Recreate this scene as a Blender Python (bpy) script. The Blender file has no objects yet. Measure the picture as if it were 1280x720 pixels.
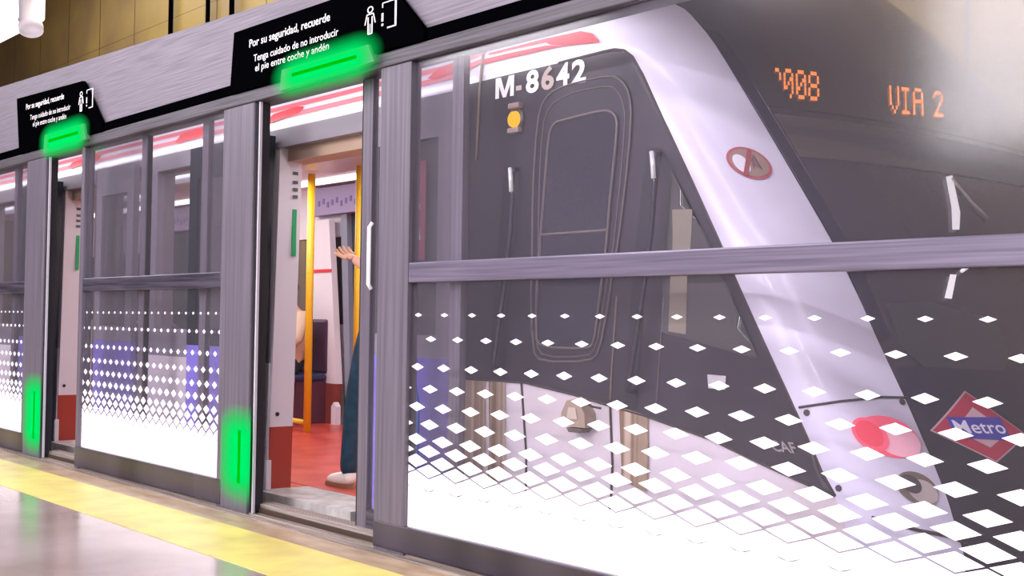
import bpy, bmesh, math, random
from mathutils import Vector, Matrix
# ---- nose surface of the train: s runs round the nose from the side wall, z is height ----
W0=1.46; AX=.46; NE=2.4; Y0=.30
XS=[(-1.2,-2.12),(0.,-2.12),(.3,-2.16),(.45,-2.23),(.77,-2.42),(1.29,-2.71),(1.69,-2.98),(2.05,-3.23),(2.3,-3.44),(2.6,-3.72),(3.1,-4.25)]
def xs(z):
    if z<=XS[0][0]: return XS[0][1]
    for (a,b),(c,d) in zip(XS,XS[1:]):
        if z<=c: return b+(d-b)*(z-a)/(c-a)
    return XS[-1][1]
_T=[]
def _tab():
    px=py=0.;s=0.
    for i in range(0,201):
        f=(i/200)**1.5*math.pi/2
        x=AX*math.sin(f)**(2/NE); y=W0*(1-math.cos(f)**(2/NE)) if f<math.pi/2-1e-9 else W0
        if i: s+=math.hypot(x-px,y-py)
        px,py=x,y; _T.append((s,x,y))
_tab(); SMAX=_T[-1][0]
def prof(s):
    if s<=0: return s,0.
    if s>SMAX:
        x,y=prof(2*SMAX-s); return (x,2*W0-y)
    s=min(s,SMAX-1e-9); lo,hi=0,len(_T)-1
    while hi-lo>1:
        m=(lo+hi)//2
        if _T[m][0]<=s: lo=m
        else: hi=m
    a,b=_T[lo],_T[hi]; t=(s-a[0])/(b[0]-a[0])
    return a[1]+(b[1]-a[1])*t, a[2]+(b[2]-a[2])*t
def tumble(z):
    if z<=2.0: return 0.
    q=min((z-2.0)/1.1,1.); return W0*(1-math.sqrt(1-q*q))
def S3(s,z,off=0.):
    def p(s,z):
        dx,dy=prof(s); t=tumble(z)
        return (xs(z)+dx, Y0+t+dy*(W0-t)/W0, z)
    P=p(s,z)
    if off:
        e=.012; a=p(s-e,z);b=p(s+e,z);c=p(s,z-e);d=p(s,z+e)
        u=[b[i]-a[i] for i in range(3)];v=[d[i]-c[i] for i in range(3)]
        n=[u[1]*v[2]-u[2]*v[1],u[2]*v[0]-u[0]*v[2],u[0]*v[1]-u[1]*v[0]]
        L=math.sqrt(sum(q*q for q in n)) or 1
        P=tuple(P[i]+off*n[i]/L for i in range(3))
    return P
# outlines of panels on the nose surface, as (s, z) in metres
N={"mask":[[-0.963,2.042],[-0.622,2.046],[-0.323,2.047],[-0.068,2.052],[-0.004,2.051],[0.037,2.037],[0.057,2.006],[0.057,1.927],[0.038,1.748],[0.019,1.499],[-0.001,1.292],[-0.003,1.128],[-0.001,0.945],[0.004,0.775],[0.001,0.636],[-0.005,0.52],[0.004,0.454],[-0.038,0.463],[-0.217,0.519],[-0.426,0.592],[-0.689,0.65],[-0.887,0.681],[-1.06,0.711],[-1.328,0.744],[-1.751,0.742]],
"pillarR":[[0.326,2.246],[0.376,2.211],[0.396,2.117],[0.403,1.936],[0.402,1.746],[0.401,1.482],[0.397,1.301],[0.401,1.167],[0.39,0.951],[0.387,0.758],[0.37,0.563],[0.347,0.399],[0.336,0.307]],
"quarter":[[-0.04,1.56],[-0.051,1.428],[-0.054,1.294],[-0.044,1.117],[-0.052,0.882],[-0.248,0.92],[-0.45,0.965],[-0.245,1.303]],
"beige":[[-0.134,1.412],[-0.042,1.407],[-0.201,1.183],[-0.33,0.958],[-0.409,0.968],[-0.28,1.184]],
"doorout":[[-1.201,0.878],[-1.037,1.202],[-0.82,1.533],[-0.596,1.826],[-0.504,1.904],[-0.412,1.941],[-0.26,1.952],[-0.09,1.951],[-0.048,1.927],[-0.044,1.865],[-0.105,1.763],[-0.319,1.494],[-0.548,1.222],[-0.661,1.068],[-0.811,0.88],[-0.887,0.844],[-1.171,0.834]],
"doormid":[[-1.167,0.905],[-1.003,1.201],[-0.783,1.53],[-0.589,1.793],[-0.482,1.88],[-0.359,1.908],[-0.285,1.915],[-0.121,1.914],[-0.091,1.882],[-0.106,1.817],[-0.136,1.767],[-0.345,1.496],[-0.569,1.222],[-0.687,1.068],[-0.824,0.894],[-0.891,0.862],[-1.146,0.854]],
"doorwin":[[-1.149,0.938],[-0.941,1.279],[-0.748,1.527],[-0.572,1.754],[-0.505,1.804],[-0.435,1.809],[-0.247,1.819],[-0.182,1.815],[-0.164,1.781],[-0.221,1.704],[-0.386,1.5],[-0.549,1.291],[-0.708,1.068],[-0.815,0.919],[-0.865,0.893],[-1.134,0.893]],
"doorbar":[[-0.876,1.351],[-0.5,1.352]],
"number":[[-0.772,1.962],[-0.2,1.979],[-0.699,2.071],[-0.151,2.061]],
"marker":[[-0.671,1.902],[-0.714,1.845],[-0.746,1.798]],
"chL":[[-0.919,1.656],[-0.817,1.646],[-1.105,1.271],[-1.291,1.002],[-1.439,0.766],[-1.684,0.328],[-1.795,0.317],[-1.542,0.761],[-1.391,1.001],[-1.213,1.275]],
"chLsk":[[-1.452,0.742],[-1.559,0.741]],
"chR":[[-0.102,1.651],[-0.035,1.644],[-0.314,1.306],[-0.429,1.158],[-0.575,0.919],[-0.729,0.679],[-0.687,0.653],[-0.848,0.372],[-0.965,0.402],[-0.823,0.644],[-0.78,0.705],[-0.526,1.098],[-0.385,1.309]],
"chRsk":[[-0.735,0.667],[-0.802,0.68]],
"tan_reflection":[[-1.749,0.735],[-1.586,0.739],[-1.808,0.348],[-1.956,0.35]],
"seam1":[[-0.671,2.215],[-0.729,2.159],[-0.845,2.015],[-1.078,1.701]],
"seam2":[[-1.349,0.743],[-1.599,0.208]],
"seam3":[[-0.872,0.676],[-1.082,0.273]],
"seam4":[[-0.602,1.099],[-0.854,0.701]],
"seam5":[[-0.362,1.097],[-0.616,0.7]],
"gadget":[[-1.107,0.687],[-0.966,0.694],[-1.171,0.591],[-1.011,0.602],[-1.03,0.7],[-1.104,0.571]],
"red1":[[-0.688,2.163],[-0.492,2.162],[-0.32,2.164],[-0.116,2.157],[-0.067,2.135],[-0.051,2.094],[-0.239,2.112],[-0.312,2.13],[-0.331,2.146],[-0.499,2.151],[-0.694,2.152]],
"red2":[[-0.754,2.117],[-0.74,2.14],[-0.559,2.138],[-0.34,2.132],[-0.239,2.112],[-0.352,2.115],[-0.573,2.117]],
"redthin":[[-0.894,2.156],[-0.69,2.16]],
"disc":[[0.256,1.564],[0.188,1.564],[0.334,1.567],[0.288,1.624],[0.222,1.501]],
"lamp":[[0.258,0.642],[0.161,0.645],[0.365,0.635],[0.293,0.708],[0.222,0.574]],
"lampball":[[0.217,0.646],[0.174,0.645],[0.26,0.647],[0.244,0.701],[0.189,0.593]],
"lamp2":[[0.272,0.488],[0.209,0.487],[0.339,0.487],[0.301,0.539],[0.246,0.436]],
"pseam":[[0.026,0.727],[0.167,0.749],[0.304,0.763],[0.394,0.761]],
"screw":[[0.044,0.711],[0.369,0.748],[0.031,0.48]],
"metro":[[0.415,0.659],[0.643,0.781],[0.827,0.635],[0.615,0.556]],
"metroW":[[0.497,0.655],[0.599,0.703],[0.732,0.644],[0.61,0.59]],
"bar":[[0.534,0.694],[0.74,0.677],[0.694,0.612],[0.496,0.63]],
"disp0":[[0.622,1.999],[0.912,1.995],[0.796,1.855],[0.508,1.858],[1.288,1.992],[1.745,2.022],[1.565,1.875],[1.143,1.849]],
"wsline":[[0.462,1.798],[0.847,1.787],[1.502,1.812],None],
"visb":[[0.471,1.593],[0.763,1.583],[1.292,1.58],None],
"streak":[[1.228,1.578],[1.286,1.59],[1.164,1.429],[1.079,1.355],[1.032,1.352],[1.124,1.446]],
"arm":[[1.263,1.574],[1.293,1.481],[1.34,1.412]],  # thin line of the upper windscreen reflection
"streak2":[[0.867,1.18],[0.902,1.179],[0.806,1.09],[0.77,1.092]],
"streak_tail2":[[0.939,1.192],[1.034,1.225]],
"wslow":[[0.404,1.125],[0.387,0.906],[0.42,0.847],[0.942,0.844]],
"caf":[[-0.166,0.584],[-0.064,0.578]],
"sticker":[[-0.307,0.819],[-0.225,0.817],[-0.255,0.769],[-0.329,0.771]],
"under":[[0.227,0.366],[0.323,0.348],[0.379,0.305]],
"skirtR":[[0.004,0.454],[0.125,0.406],[0.229,0.367]],
"leafR":[[-1.189,1.712],[-1.731,0.788],[-2.084,0.822],[-2.313,0.404]],
"redst":[[-1.552,1.728],[-1.338,1.707],[-1.61,1.288],[-1.837,1.288]],
"adfig":[[-2.15,0.736],[-2.037,0.705],[-2.251,0.269],[-2.382,0.254]],
"misc":[[-2.706,2.105],[-2.681,2.153],[-2.424,2.067],[-1.628,2.117],[-3.887,2.091],[-3.488,2.11],[-5.1,0.713],[-4.358,0.747],[-3.926,0.751],[-5.641,0.804],[-5.109,0.816],[-4.028,2.05],[-4.716,1.338],[-2.665,2.025],[-1.687,2.014],[-1.779,1.876],[-3.717,0.048],[-2.626,1.926],[-2.454,1.93],[-3.662,0.373],[-3.441,0.39],[-3.711,0.113]],
"g0":[[0.51,1.845],[0.551,1.842],[0.591,1.972],[0.638,1.974]],
"g1":[[0.56,1.84],[0.605,1.841],[0.651,1.975],[0.701,1.978]],
"g2":[[0.618,1.842],[0.668,1.843],[0.713,1.978],[0.767,1.979]],
"g3":[[0.675,1.842],[0.734,1.845],[0.782,1.981],[0.838,1.982]],
"g4":[[1.135,1.841],[1.203,1.846],[1.276,1.987],[1.353,1.994]],
"g5":[[1.222,1.849],[1.281,1.853],[1.369,1.993],[1.434,1.999]],
"g6":[[1.308,1.856],[1.391,1.863],[1.464,2.003],[1.556,2.013]],
"g7":[[1.478,1.871],[1.563,1.879],[1.648,2.019],[1.734,2.025]],
"clipl":[[0.603,1.983],[0.591,1.836]]}
random.seed(3)
SC=bpy.context.scene; COL=SC.collection
# ------------------------------------------------------------------ materials
def M(name,col,rough=.5,metal=0.,emit=None,es=0.,spec=.5,coat=0.):
    m=bpy.data.materials.new(name); m.use_nodes=True; b=m.node_tree.nodes['Principled BSDF']
    b.inputs['Base Color'].default_value=(*col,1); b.inputs['Roughness'].default_value=rough
    b.inputs['Metallic'].default_value=metal; b.inputs['Specular IOR Level'].default_value=spec
    b.inputs['Coat Weight'].default_value=coat
    if emit: b.inputs['Emission Color'].default_value=(*emit,1); b.inputs['Emission Strength'].default_value=es
    return m
def noise_mix(m,c1,c2,scale=(1,1,1),ns=5.,detail=4.,lo=.35,hi=.65,bump=0.,sock='Base Color'):
    nt=m.node_tree; N_=nt.nodes; b=N_['Principled BSDF']
    tc=N_.new('ShaderNodeTexCoord'); mp=N_.new('ShaderNodeMapping'); mp.inputs['Scale'].default_value=scale
    no=N_.new('ShaderNodeTexNoise'); no.inputs['Scale'].default_value=ns; no.inputs['Detail'].default_value=detail
    cr=N_.new('ShaderNodeValToRGB'); cr.color_ramp.elements[0].position=lo; cr.color_ramp.elements[1].position=hi
    cr.color_ramp.elements[0].color=(*c1,1); cr.color_ramp.elements[1].color=(*c2,1)
    L=nt.links.new; L(tc.outputs['Object'],mp.inputs[0]); L(mp.outputs[0],no.inputs['Vector']); L(no.outputs['Fac'],cr.inputs[0]); L(cr.outputs[0],b.inputs[sock])
    if bump:
        bp=N_.new('ShaderNodeBump'); bp.inputs['Strength'].default_value=bump; bp.inputs['Distance'].default_value=.01
        L(no.outputs['Fac'],bp.inputs['Height']); L(bp.outputs[0],b.inputs['Normal'])
    return m
def glass(name,tint,refl=.08,rough=.02,ior=1.5,haze=0.,hazecol=(.8,.78,.85)):
    m=bpy.data.materials.new(name); m.use_nodes=True; nt=m.node_tree; N_=nt.nodes; N_.clear(); L=nt.links.new
    o=N_.new('ShaderNodeOutputMaterial'); t=N_.new('ShaderNodeBsdfTransparent'); t.inputs[0].default_value=(*tint,1)
    g=N_.new('ShaderNodeBsdfGlossy'); g.inputs['Roughness'].default_value=rough
    fr=N_.new('ShaderNodeLayerWeight'); fr.inputs[0].default_value=.5
    pw=N_.new('ShaderNodeMath'); pw.operation='POWER'; pw.inputs[1].default_value=4.
    ml=N_.new('ShaderNodeMath'); ml.operation='MULTIPLY'; ml.inputs[1].default_value=.6
    ad=N_.new('ShaderNodeMath'); ad.operation='ADD'; ad.inputs[1].default_value=refl; ad.use_clamp=True
    mx=N_.new('ShaderNodeMixShader'); L(fr.outputs['Facing'],pw.inputs[0]); L(pw.outputs[0],ml.inputs[0]); L(ml.outputs[0],ad.inputs[0]); L(ad.outputs[0],mx.inputs[0])
    L(t.outputs[0],mx.inputs[1]); L(g.outputs[0],mx.inputs[2]); last=mx
    if haze:
        d=N_.new('ShaderNodeBsdfDiffuse'); d.inputs[0].default_value=(*hazecol,1)
        m2=N_.new('ShaderNodeMixShader'); m2.inputs[0].default_value=haze; L(mx.outputs[0],m2.inputs[1]); L(d.outputs[0],m2.inputs[2]); last=m2
    L(last.outputs[0],o.inputs[0]); return m
brush=noise_mix(M('brushed_steel',(.3,.28,.33),.38,.0),(.08,.07,.09),(.17,.15,.19),(30,30,.6),2.,3.,.25,.75)
brush_h=noise_mix(M('brushed_steel_long',(.5,.47,.55),.45,.0),(.125,.11,.135),(.245,.22,.265),(1.2,3,60),2.,4.,.3,.72)
dark_steel=noise_mix(M('dark_steel',(.07,.06,.085),.3,.2),(.03,.027,.042),(.10,.09,.125),(1.5,20,40),2.,3.,.35,.7)
bottom_steel=noise_mix(M('kick_steel',(.07,.06,.085),.25,.3),(.018,.015,.026),(.085,.072,.10),(1.6,1,.4),1.4,1.,.3,.75)
gray_bar=noise_mix(M('grey_lintel',(.1,.1,.11),.45,.1),(.045,.042,.05),(.11,.10,.12),(1,1,50),2.,2.)
rail_m=noise_mix(M('rail_steel',(.15,.13,.18),.3,.2),(.10,.088,.13),(.20,.175,.24),(.8,1,45),2.,2.,.3,.7)
blackm=M('black_enamel',(.001,.001,.0015),.6,spec=0.)
rubber=M('rubber',(.012,.012,.015),.6)
alu=noise_mix(M('aluminium_sill',(.4,.36,.33),.35,.5),(.22,.18,.15),(.55,.5,.47),(.6,40,40),3.,3.)
white_txt=M('white_ink',(.8,.8,.8),.6,emit=(1,1,1),es=.25)
text_dim=M('worn_ink',(.5,.42,.36),.6)
frit=M('white_frit',(.93,.9,.96),.55,emit=(1,.96,1),es=.42)  # slight emission paints in the overexposed white
psd_glass=glass('screen_glass',(.95,.94,.96),.028,.13,1.35,.016)
leaf_glass=glass('leaf_glass',(.90,.89,.92),.03,.08,1.4,.03)
train_glass=glass('train_window_glass',(.82,.82,.83),.03,.05,1.45,.04)
tr_white=noise_mix(M('train_white',(.8,.78,.86),.25,coat=.4),(.70,.68,.78),(.80,.785,.88),(1,1,1),1.6,3.)
tr_pillar=noise_mix(M('pillar_white',(.8,.78,.86),.32,coat=.15),(.62,.59,.70),(.72,.70,.84),(1,1,1),2.2,4.)
tr_skirt=noise_mix(M('skirt_white',(.8,.74,.76),.35),(.62,.55,.56),(.76,.71,.76),(1,1,1),1.4,3.)
mask_m=noise_mix(M('cab_charcoal',(.03,.027,.035),.32),(.014,.012,.022),(.032,.027,.040),(1,1,.3),2.5,3.)
cabdoor_m=M('cab_door_charcoal',(.018,.016,.028),.3)
winblack=M('cab_window',(.009,.011,.022),.18,spec=.7)
quarter_m=M('quarter_glass',(.045,.048,.042),.08,coat=1.)
nosewin=noise_mix(M('windscreen_tint',(.03,.026,.035),.22,coat=.2),(.024,.019,.034),(.044,.037,.052),(.6,.6,.5),1.5,2.)
navy=M('nose_navy',(.010,.010,.030),.28,coat=.1)
tan=noise_mix(M('tan_recess_reflection',(.35,.24,.13),.4),(.22,.14,.07),(.55,.44,.33),(22,22,.1),1.2,1.,.35,.65)
beige=M('beige_strip',(.23,.20,.15),.5)
seam_m=M('seam_dark',(.03,.02,.018),.6); seam_tan=M('seam_tan',(.20,.15,.10),.5)
outline_m=M('door_seal_line',(.13,.105,.10),.4)
chrome=M('chrome',(.7,.7,.75),.12,1.)
red_p=M('livery_red',(.72,.045,.06),.35); red_soft=M('livery_red_soft',(.68,.16,.20),.4)
blue_door=noise_mix(M('door_blue',(.10,.08,.36),.35),(.16,.12,.55),(.24,.20,.75),(1,1,1),3.,3.)
leaf_gray=M('door_grey',(.26,.24,.28),.35)
teal_dark=M('door_edge_dark',(.012,.02,.03),.25)
int_white=M('interior_white',(.80,.76,.82),.4)
int_beige=M('interior_beige',(.52,.38,.28),.5)
int_red=M('interior_red',(.42,.05,.03),.45)
int_maroon=M('interior_maroon',(.10,.03,.05),.5)
floor_red=noise_mix(M('train_floor_red',(.62,.07,.04),.3),(.48,.045,.03),(.66,.10,.07),(1,1,1),4.,3.)
thr_grey=noise_mix(M('threshold_grey',(.5,.47,.45),.4),(.38,.36,.34),(.58,.56,.54),(1,1,1),12.,3.)
yellow_p=M('pole_yellow',(.85,.50,.02),.3)
green_lab=M('green_label',(.02,.42,.14),.4)
grn=None
def emis(name,col,s):
    m=bpy.data.materials.new(name); m.use_nodes=True; nt=m.node_tree; nt.nodes.clear()
    o=nt.nodes.new('ShaderNodeOutputMaterial'); e=nt.nodes.new('ShaderNodeEmission'); e.inputs[0].default_value=(*col,1); e.inputs[1].default_value=s
    nt.links.new(e.outputs[0],o.inputs[0]); return m
green_lens=emis('green_lens',(.0,.78,.12),1.); green_core=emis('green_core',(.0,.55,.0),1.)
orange=emis('led_orange',(1.,.26,.05),1.25); amber=emis('amber_lens',(1.,.48,.01),1.3)
tube_w=emis('lamp_tube',(1.,.95,1.),6.)
# ------------------------------------------------------------------ mesh helpers
def link(name,me,mat,parent=None):
    o=bpy.data.objects.new(name,me); COL.objects.link(o)
    if mat and not me.materials: me.materials.append(mat)
    if parent is not None:
        o.parent=parent
        w=wpos(parent); o.location=(-w[0],-w[1],-w[2])
    return o
def wpos(o):
    v=Vector((0,0,0))
    while o is not None: v+=Vector(o.location); o=o.parent
    return v
def thing(name,loc,label,cat,group=None,kind=None):
    o=bpy.data.objects.new(name,None); COL.objects.link(o); o.location=loc; o.empty_display_size=.1
    return tag(o,label,cat,group,kind)
def tag(o,label=None,cat=None,group=None,kind=None):
    if label: o['label']=label
    if cat: o['category']=cat
    if group: o['group']=group
    if kind: o['kind']=kind
    return o
class MB:
    def __init__(s): s.bm=bmesh.new()
    def box(s,x0,x1,y0,y1,z0,z1,bev=0.):
        vs=[s.bm.verts.new((x,y,z)) for x in (x0,x1) for y in (y0,y1) for z in (z0,z1)]
        fs=[s.bm.faces.new([vs[i] for i in q]) for q in ((0,1,3,2),(4,6,7,5),(0,4,5,1),(2,3,7,6),(0,2,6,4),(1,5,7,3))]
        if bev:
            es=list({e for f in fs for e in f.edges}); bmesh.ops.bevel(s.bm,geom=es,offset=bev,segments=2,profile=.5,affect='EDGES')
        return s
    def prism(s,pts,y0,y1):   # polygon in x,z extruded along y
        a=[s.bm.verts.new((x,y0,z)) for x,z in pts]; b=[s.bm.verts.new((x,y1,z)) for x,z in pts]
        s.bm.faces.new(a); s.bm.faces.new(b[::-1]); n=len(a)
        for i in range(n): s.bm.faces.new((a[i],b[i],b[(i+1)%n],a[(i+1)%n]))
        return s
    def tube(s,pts,r,n=10,cap=True):
        pts=[Vector(p) for p in pts]; rings=[]; rr=r if isinstance(r,(list,tuple)) else [r]*len(pts)
        up=None
        for i,p in enumerate(pts):
            d=(pts[min(i+1,len(pts)-1)]-pts[max(i-1,0)]).normalized()
            if up is None: up=d.orthogonal().normalized()
            up=(up-d*up.dot(d)).normalized(); sd=d.cross(up)
            rings.append([s.bm.verts.new(p+rr[i]*(math.cos(2*math.pi*k/n)*up+math.sin(2*math.pi*k/n)*sd)) for k in range(n)])
        for a,b in zip(rings,rings[1:]):
            for k in range(n): s.bm.faces.new((a[k],a[(k+1)%n],b[(k+1)%n],b[k]))
        if cap: s.bm.faces.new(rings[0][::-1]); s.bm.faces.new(rings[-1])
        return s
    def lathe(s,c,axis,prof_,n=28):  # prof_: list of (distance along axis, radius)
        c=Vector(c); ax=Vector(axis).normalized(); u=ax.orthogonal().normalized(); v=ax.cross(u); rings=[]
        for d,r in prof_:
            rings.append([s.bm.verts.new(c+ax*d+max(r,1e-4)*(math.cos(2*math.pi*k/n)*u+math.sin(2*math.pi*k/n)*v)) for k in range(n)])
        for a,b in zip(rings,rings[1:]):
            for k in range(n): s.bm.faces.new((a[k],a[(k+1)%n],b[(k+1)%n],b[k]))
        s.bm.faces.new(rings[0][::-1]); s.bm.faces.new(rings[-1]); return s
    def build(s,name,mat,parent=None,smooth=False):
        bmesh.ops.recalc_face_normals(s.bm,faces=s.bm.faces)
        me=bpy.data.meshes.new(name); s.bm.to_mesh(me); s.bm.free()
        if smooth: me.polygons.foreach_set('use_smooth',[True]*len(me.polygons))
        return link(name,me,mat,parent)
def box(name,x0,x1,y0,y1,z0,z1,mat,parent=None,bev=0.): return MB().box(x0,x1,y0,y1,z0,z1,bev).build(name,mat,parent)
def cut_grid(bm,ax,step):
    if not bm.verts: return
    lo=min(v.co[ax] for v in bm.verts); hi=max(v.co[ax] for v in bm.verts); k=math.ceil(lo/step)
    while k*step<hi-1e-5:
        co=Vector((0,0,0)); co[ax]=k*step; no=Vector((0,0,0)); no[ax]=1
        bmesh.ops.bisect_plane(bm,geom=bm.verts[:]+bm.edges[:]+bm.faces[:],plane_co=co,plane_no=no,dist=1e-6); k+=1
def patch(name,polys,off,mat,parent,step=.06,thick=0.):   # polygons given on the nose surface
    if polys and isinstance(polys[0][0],(int,float)): polys=[polys]
    bm=bmesh.new()
    for p in polys:
        q=[]
        for a in p:
            if a and (not q or math.hypot(a[0]-q[-1][0],a[1]-q[-1][1])>1e-4): q.append(a)
        bm.faces.new([bm.verts.new((a[0],0,a[1])) for a in q])
    bmesh.ops.triangulate(bm,faces=bm.faces[:])
    cut_grid(bm,0,step); cut_grid(bm,2,step*1.5)
    for v in bm.verts: v.co=Vector(S3(v.co.x,v.co.z,off))
    bmesh.ops.remove_doubles(bm,verts=bm.verts[:],dist=1e-5)
    bmesh.ops.recalc_face_normals(bm,faces=bm.faces[:])
    me=bpy.data.meshes.new(name); bm.to_mesh(me); bm.free()
    me.polygons.foreach_set('use_smooth',[True]*len(me.polygons))
    return link(name,me,mat,parent)
def dens(p,closed=False,step=.04):
    p=[q for q in p if q]; r=[]
    if closed: p=p+[p[0]]
    for a,b in zip(p,p[1:]):
        n=max(1,int(math.hypot(b[0]-a[0],b[1]-a[1])/step))
        for i in range(n): r.append((a[0]+(b[0]-a[0])*i/n,a[1]+(b[1]-a[1])*i/n))
    r.append(p[-1]); return r
def line(name,pts,r,mat,parent,off=.006,closed=False):
    return MB().tube([S3(s,z,off) for s,z in dens(pts,closed)],r,6).build(name,mat,parent,True)
def smoothpoly(p,it=2):
    for _ in range(it):
        q=[]
        for i in range(len(p)):
            a=p[i];b=p[(i+1)%len(p)]
            q+=[(a[0]*.75+b[0]*.25,a[1]*.75+b[1]*.25),(a[0]*.25+b[0]*.75,a[1]*.25+b[1]*.75)]
        p=q
    return p
def text_mesh(body,size,bold=0.,shear=0.,sx=1.):
    c=bpy.data.curves.new('lettering','FONT'); c.body=body; c.size=1.; c.offset=bold; c.shear=shear; c.resolution_u=3
    o=bpy.data.objects.new('lettering',c); COL.objects.link(o); dg=bpy.context.evaluated_depsgraph_get(); dg.update()
    me=bpy.data.meshes.new_from_object(o.evaluated_get(dg)); bpy.data.objects.remove(o)
    xs_=[v.co.x for v in me.vertices]; x0=min(xs_); w=max(xs_)-x0
    for v in me.vertices: v.co.x=(v.co.x-x0)
    return me,w
def text_flat(name,body,x0,x1,z,h,y,mat,parent,bold=0.,dz=0.):
    W=text_mesh(body,1,bold)[1]; k=(x1-x0)/W; kz=h/.70; words=body.split(' '); done=''
    for wd in words:       # every word is a piece of its own
        me,w=text_mesh(wd,1,bold); done+=wd; st=text_mesh(done,1,bold)[1]-w; done+=' '
        for v in me.vertices: v.co=Vector((x0+(st+v.co.x)*k,y,z+v.co.y*kz+dz*((st+v.co.x)/W)))
        link(name,me,mat,parent)
# ------------------------------------------------------------------ station shell
fl=noise_mix(M('platform_terrazzo',(.4,.33,.33),.16,spec=.6),(.27,.21,.175),(.38,.31,.29),(1,1,1),2.2,5.,.3,.7)
def grad_rough(m): return m
f_=MB().box(-34,14,-9,-.65,-1.3,0).build('floor',fl); tag(f_,kind='structure')
tan_st=noise_mix(M('edge_stone',(.42,.30,.18),.35),(.30,.20,.11),(.52,.40,.27),(1,2,1),5.,5.,.3,.7)
ym=noise_mix(M('safety_yellow',(.85,.66,.10),.4),(.58,.49,.14),(.76,.66,.18),(1,1,1),4.,6.,.3,.62,.1)
b_=box('trim_1',-34,14,-.65,-.24,-1.3,.003,ym); tag(b_,kind='structure'); b_['label']='yellow safety band painted along the platform edge'
e_=box('trim_2',-34,14,-.24,.13,-1.3,.001,tan_st); tag(e_,kind='structure')
mm=MB()
for y in (-.075,-.045,.0,.03): mm.box(-34,14,y,y+.014,0.0,.008)
r_=mm.build('trim_3',alu); tag(r_,kind='structure')
conc=noise_mix(M('track_bed',(.1,.09,.08),.8),(.05,.045,.04),(.13,.12,.11),(1,1,1),3.,4.)
t_=box('trim_4',-34,14,.13,4.3,-1.4,-1.15,conc); tag(t_,kind='structure')
# tiled ochre wall across the track
wm=M('ochre_panel',(.2,.12,.03),.5); nt=wm.node_tree; L=nt.links.new
tc=nt.nodes.new('ShaderNodeTexCoord'); sx=nt.nodes.new('ShaderNodeSeparateXYZ'); L(tc.outputs['Object'],sx.inputs[0])
def joint(out,per,wd):
    a=nt.nodes.new('ShaderNodeMath'); a.operation='PINGPONG'; a.inputs[1].default_value=per/2; L(out,a.inputs[0])
    b=nt.nodes.new('ShaderNodeMath'); b.operation='LESS_THAN'; b.inputs[1].default_value=wd; L(a.outputs[0],b.inputs[0]); return b
j1=joint(sx.outputs[0],1.32,.012); j2=joint(sx.outputs[2],5.2,.004)
mxm=nt.nodes.new('ShaderNodeMath'); mxm.operation='MAXIMUM'; L(j1.outputs[0],mxm.inputs[0]); L(j2.outputs[0],mxm.inputs[1])
no=nt.nodes.new('ShaderNodeTexNoise'); no.inputs['Scale'].default_value=.8; no.inputs['Detail'].default_value=4; L(tc.outputs['Object'],no.inputs['Vector'])
cr=nt.nodes.new('ShaderNodeValToRGB'); cr.color_ramp.elements[0].color=(.19,.125,.055,1); cr.color_ramp.elements[1].color=(.30,.205,.055,1); cr.color_ramp.elements[0].position=.35; cr.color_ramp.elements[1].position=.65
L(no.outputs['Fac'],cr.inputs[0]); mc=nt.nodes.new('ShaderNodeMix'); mc.data_type='RGBA'; L(mxm.outputs[0],mc.inputs['Factor']); L(cr.outputs[0],mc.inputs['A']); mc.inputs['B'].default_value=(.06,.035,.015,1)
L(mc.outputs['Result'],nt.nodes['Principled BSDF'].inputs['Base Color'])
w_=box('wall_back',-34,14,4.3,4.5,-1.4,7.,wm); tag(w_,kind='structure')
bw=noise_mix(M('station_wall',(.5,.46,.5),.5),(.38,.34,.44),(.50,.45,.56),(.4,1,1),1.,3.)
w_=box('wall_front',-34,14,-9.2,-9,0,7,bw); tag(w_,kind='structure')
w_=box('wall_left',-34.2,-34,-9.2,4.5,-1.4,7,bw); tag(w_,kind='structure')
w_=box('wall_right',14,14.2,-9.2,4.5,-1.4,7,bw); tag(w_,kind='structure')
w_=box('ceiling',-34,14,-9.2,4.5,7,7.2,M('ceiling_paint',(.4,.37,.4),.7)); tag(w_,kind='structure')
for i,(x,w) in enumerate(((-15.75,.032),(-14.62,.030),(-13.95,.034))):
    o=MB().tube([(x,4.22,2.),(x,4.22,6.9)],w,12).build('wall_conduit',blackm,None,True)
    tag(o,['dark vertical conduit on the ochre wall, leftmost of three','dark vertical conduit on the ochre wall, middle of three','slim dark vertical conduit on the ochre wall nearest the fascia'][i],'pipe','conduits on the ochre wall')
# spotlight and strip lamp above the track
t=thing('spotlight',(-11.75,1.,4.0),'white cylindrical spotlight tilted down beside bright strip lamp at top left','lamp')
ax=Vector((.48,-.1,-1.)).normalized(); c0=Vector((-11.93,1.,4.20))
wh=M('lamp_housing',(.8,.74,.78),.35)
MB().lathe(c0,ax,[(0,.08),(.01,.10),(.46,.104),(.47,.112),(.53,.112),(.53,.10),(.51,.095)],28).build('housing',wh,t,True)
MB().tube([(-11.85,1.,4.1),(-12.05,1.05,4.08),(-12.6,1.15,4.03)],.03,8).build('arm',M('brown_arm',(.22,.12,.08),.5),t,True)
MB().tube([(-11.85,1.,4.1),(-11.2,1.02,4.5),(-10.9,1.02,5.2),(-10.9,1.02,7.)],.035,8).build('bracket',M('bracket_brown',(.25,.16,.09),.5),t,True)
t=thing('strip_lamp',(-12.9,1.1,4.1),'glowing white strip lamp hung left of the cylindrical spotlight','lamp')
MB().box(-14.2,-12.45,1.15,1.35,4.02,4.42,.03).build('diffuser',emis('strip_lamp_glow',(1,.93,.97),1.6),t)
MB().box(-14.2,-12.45,1.17,1.33,4.42,4.47).build('tray',wh,t)
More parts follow.
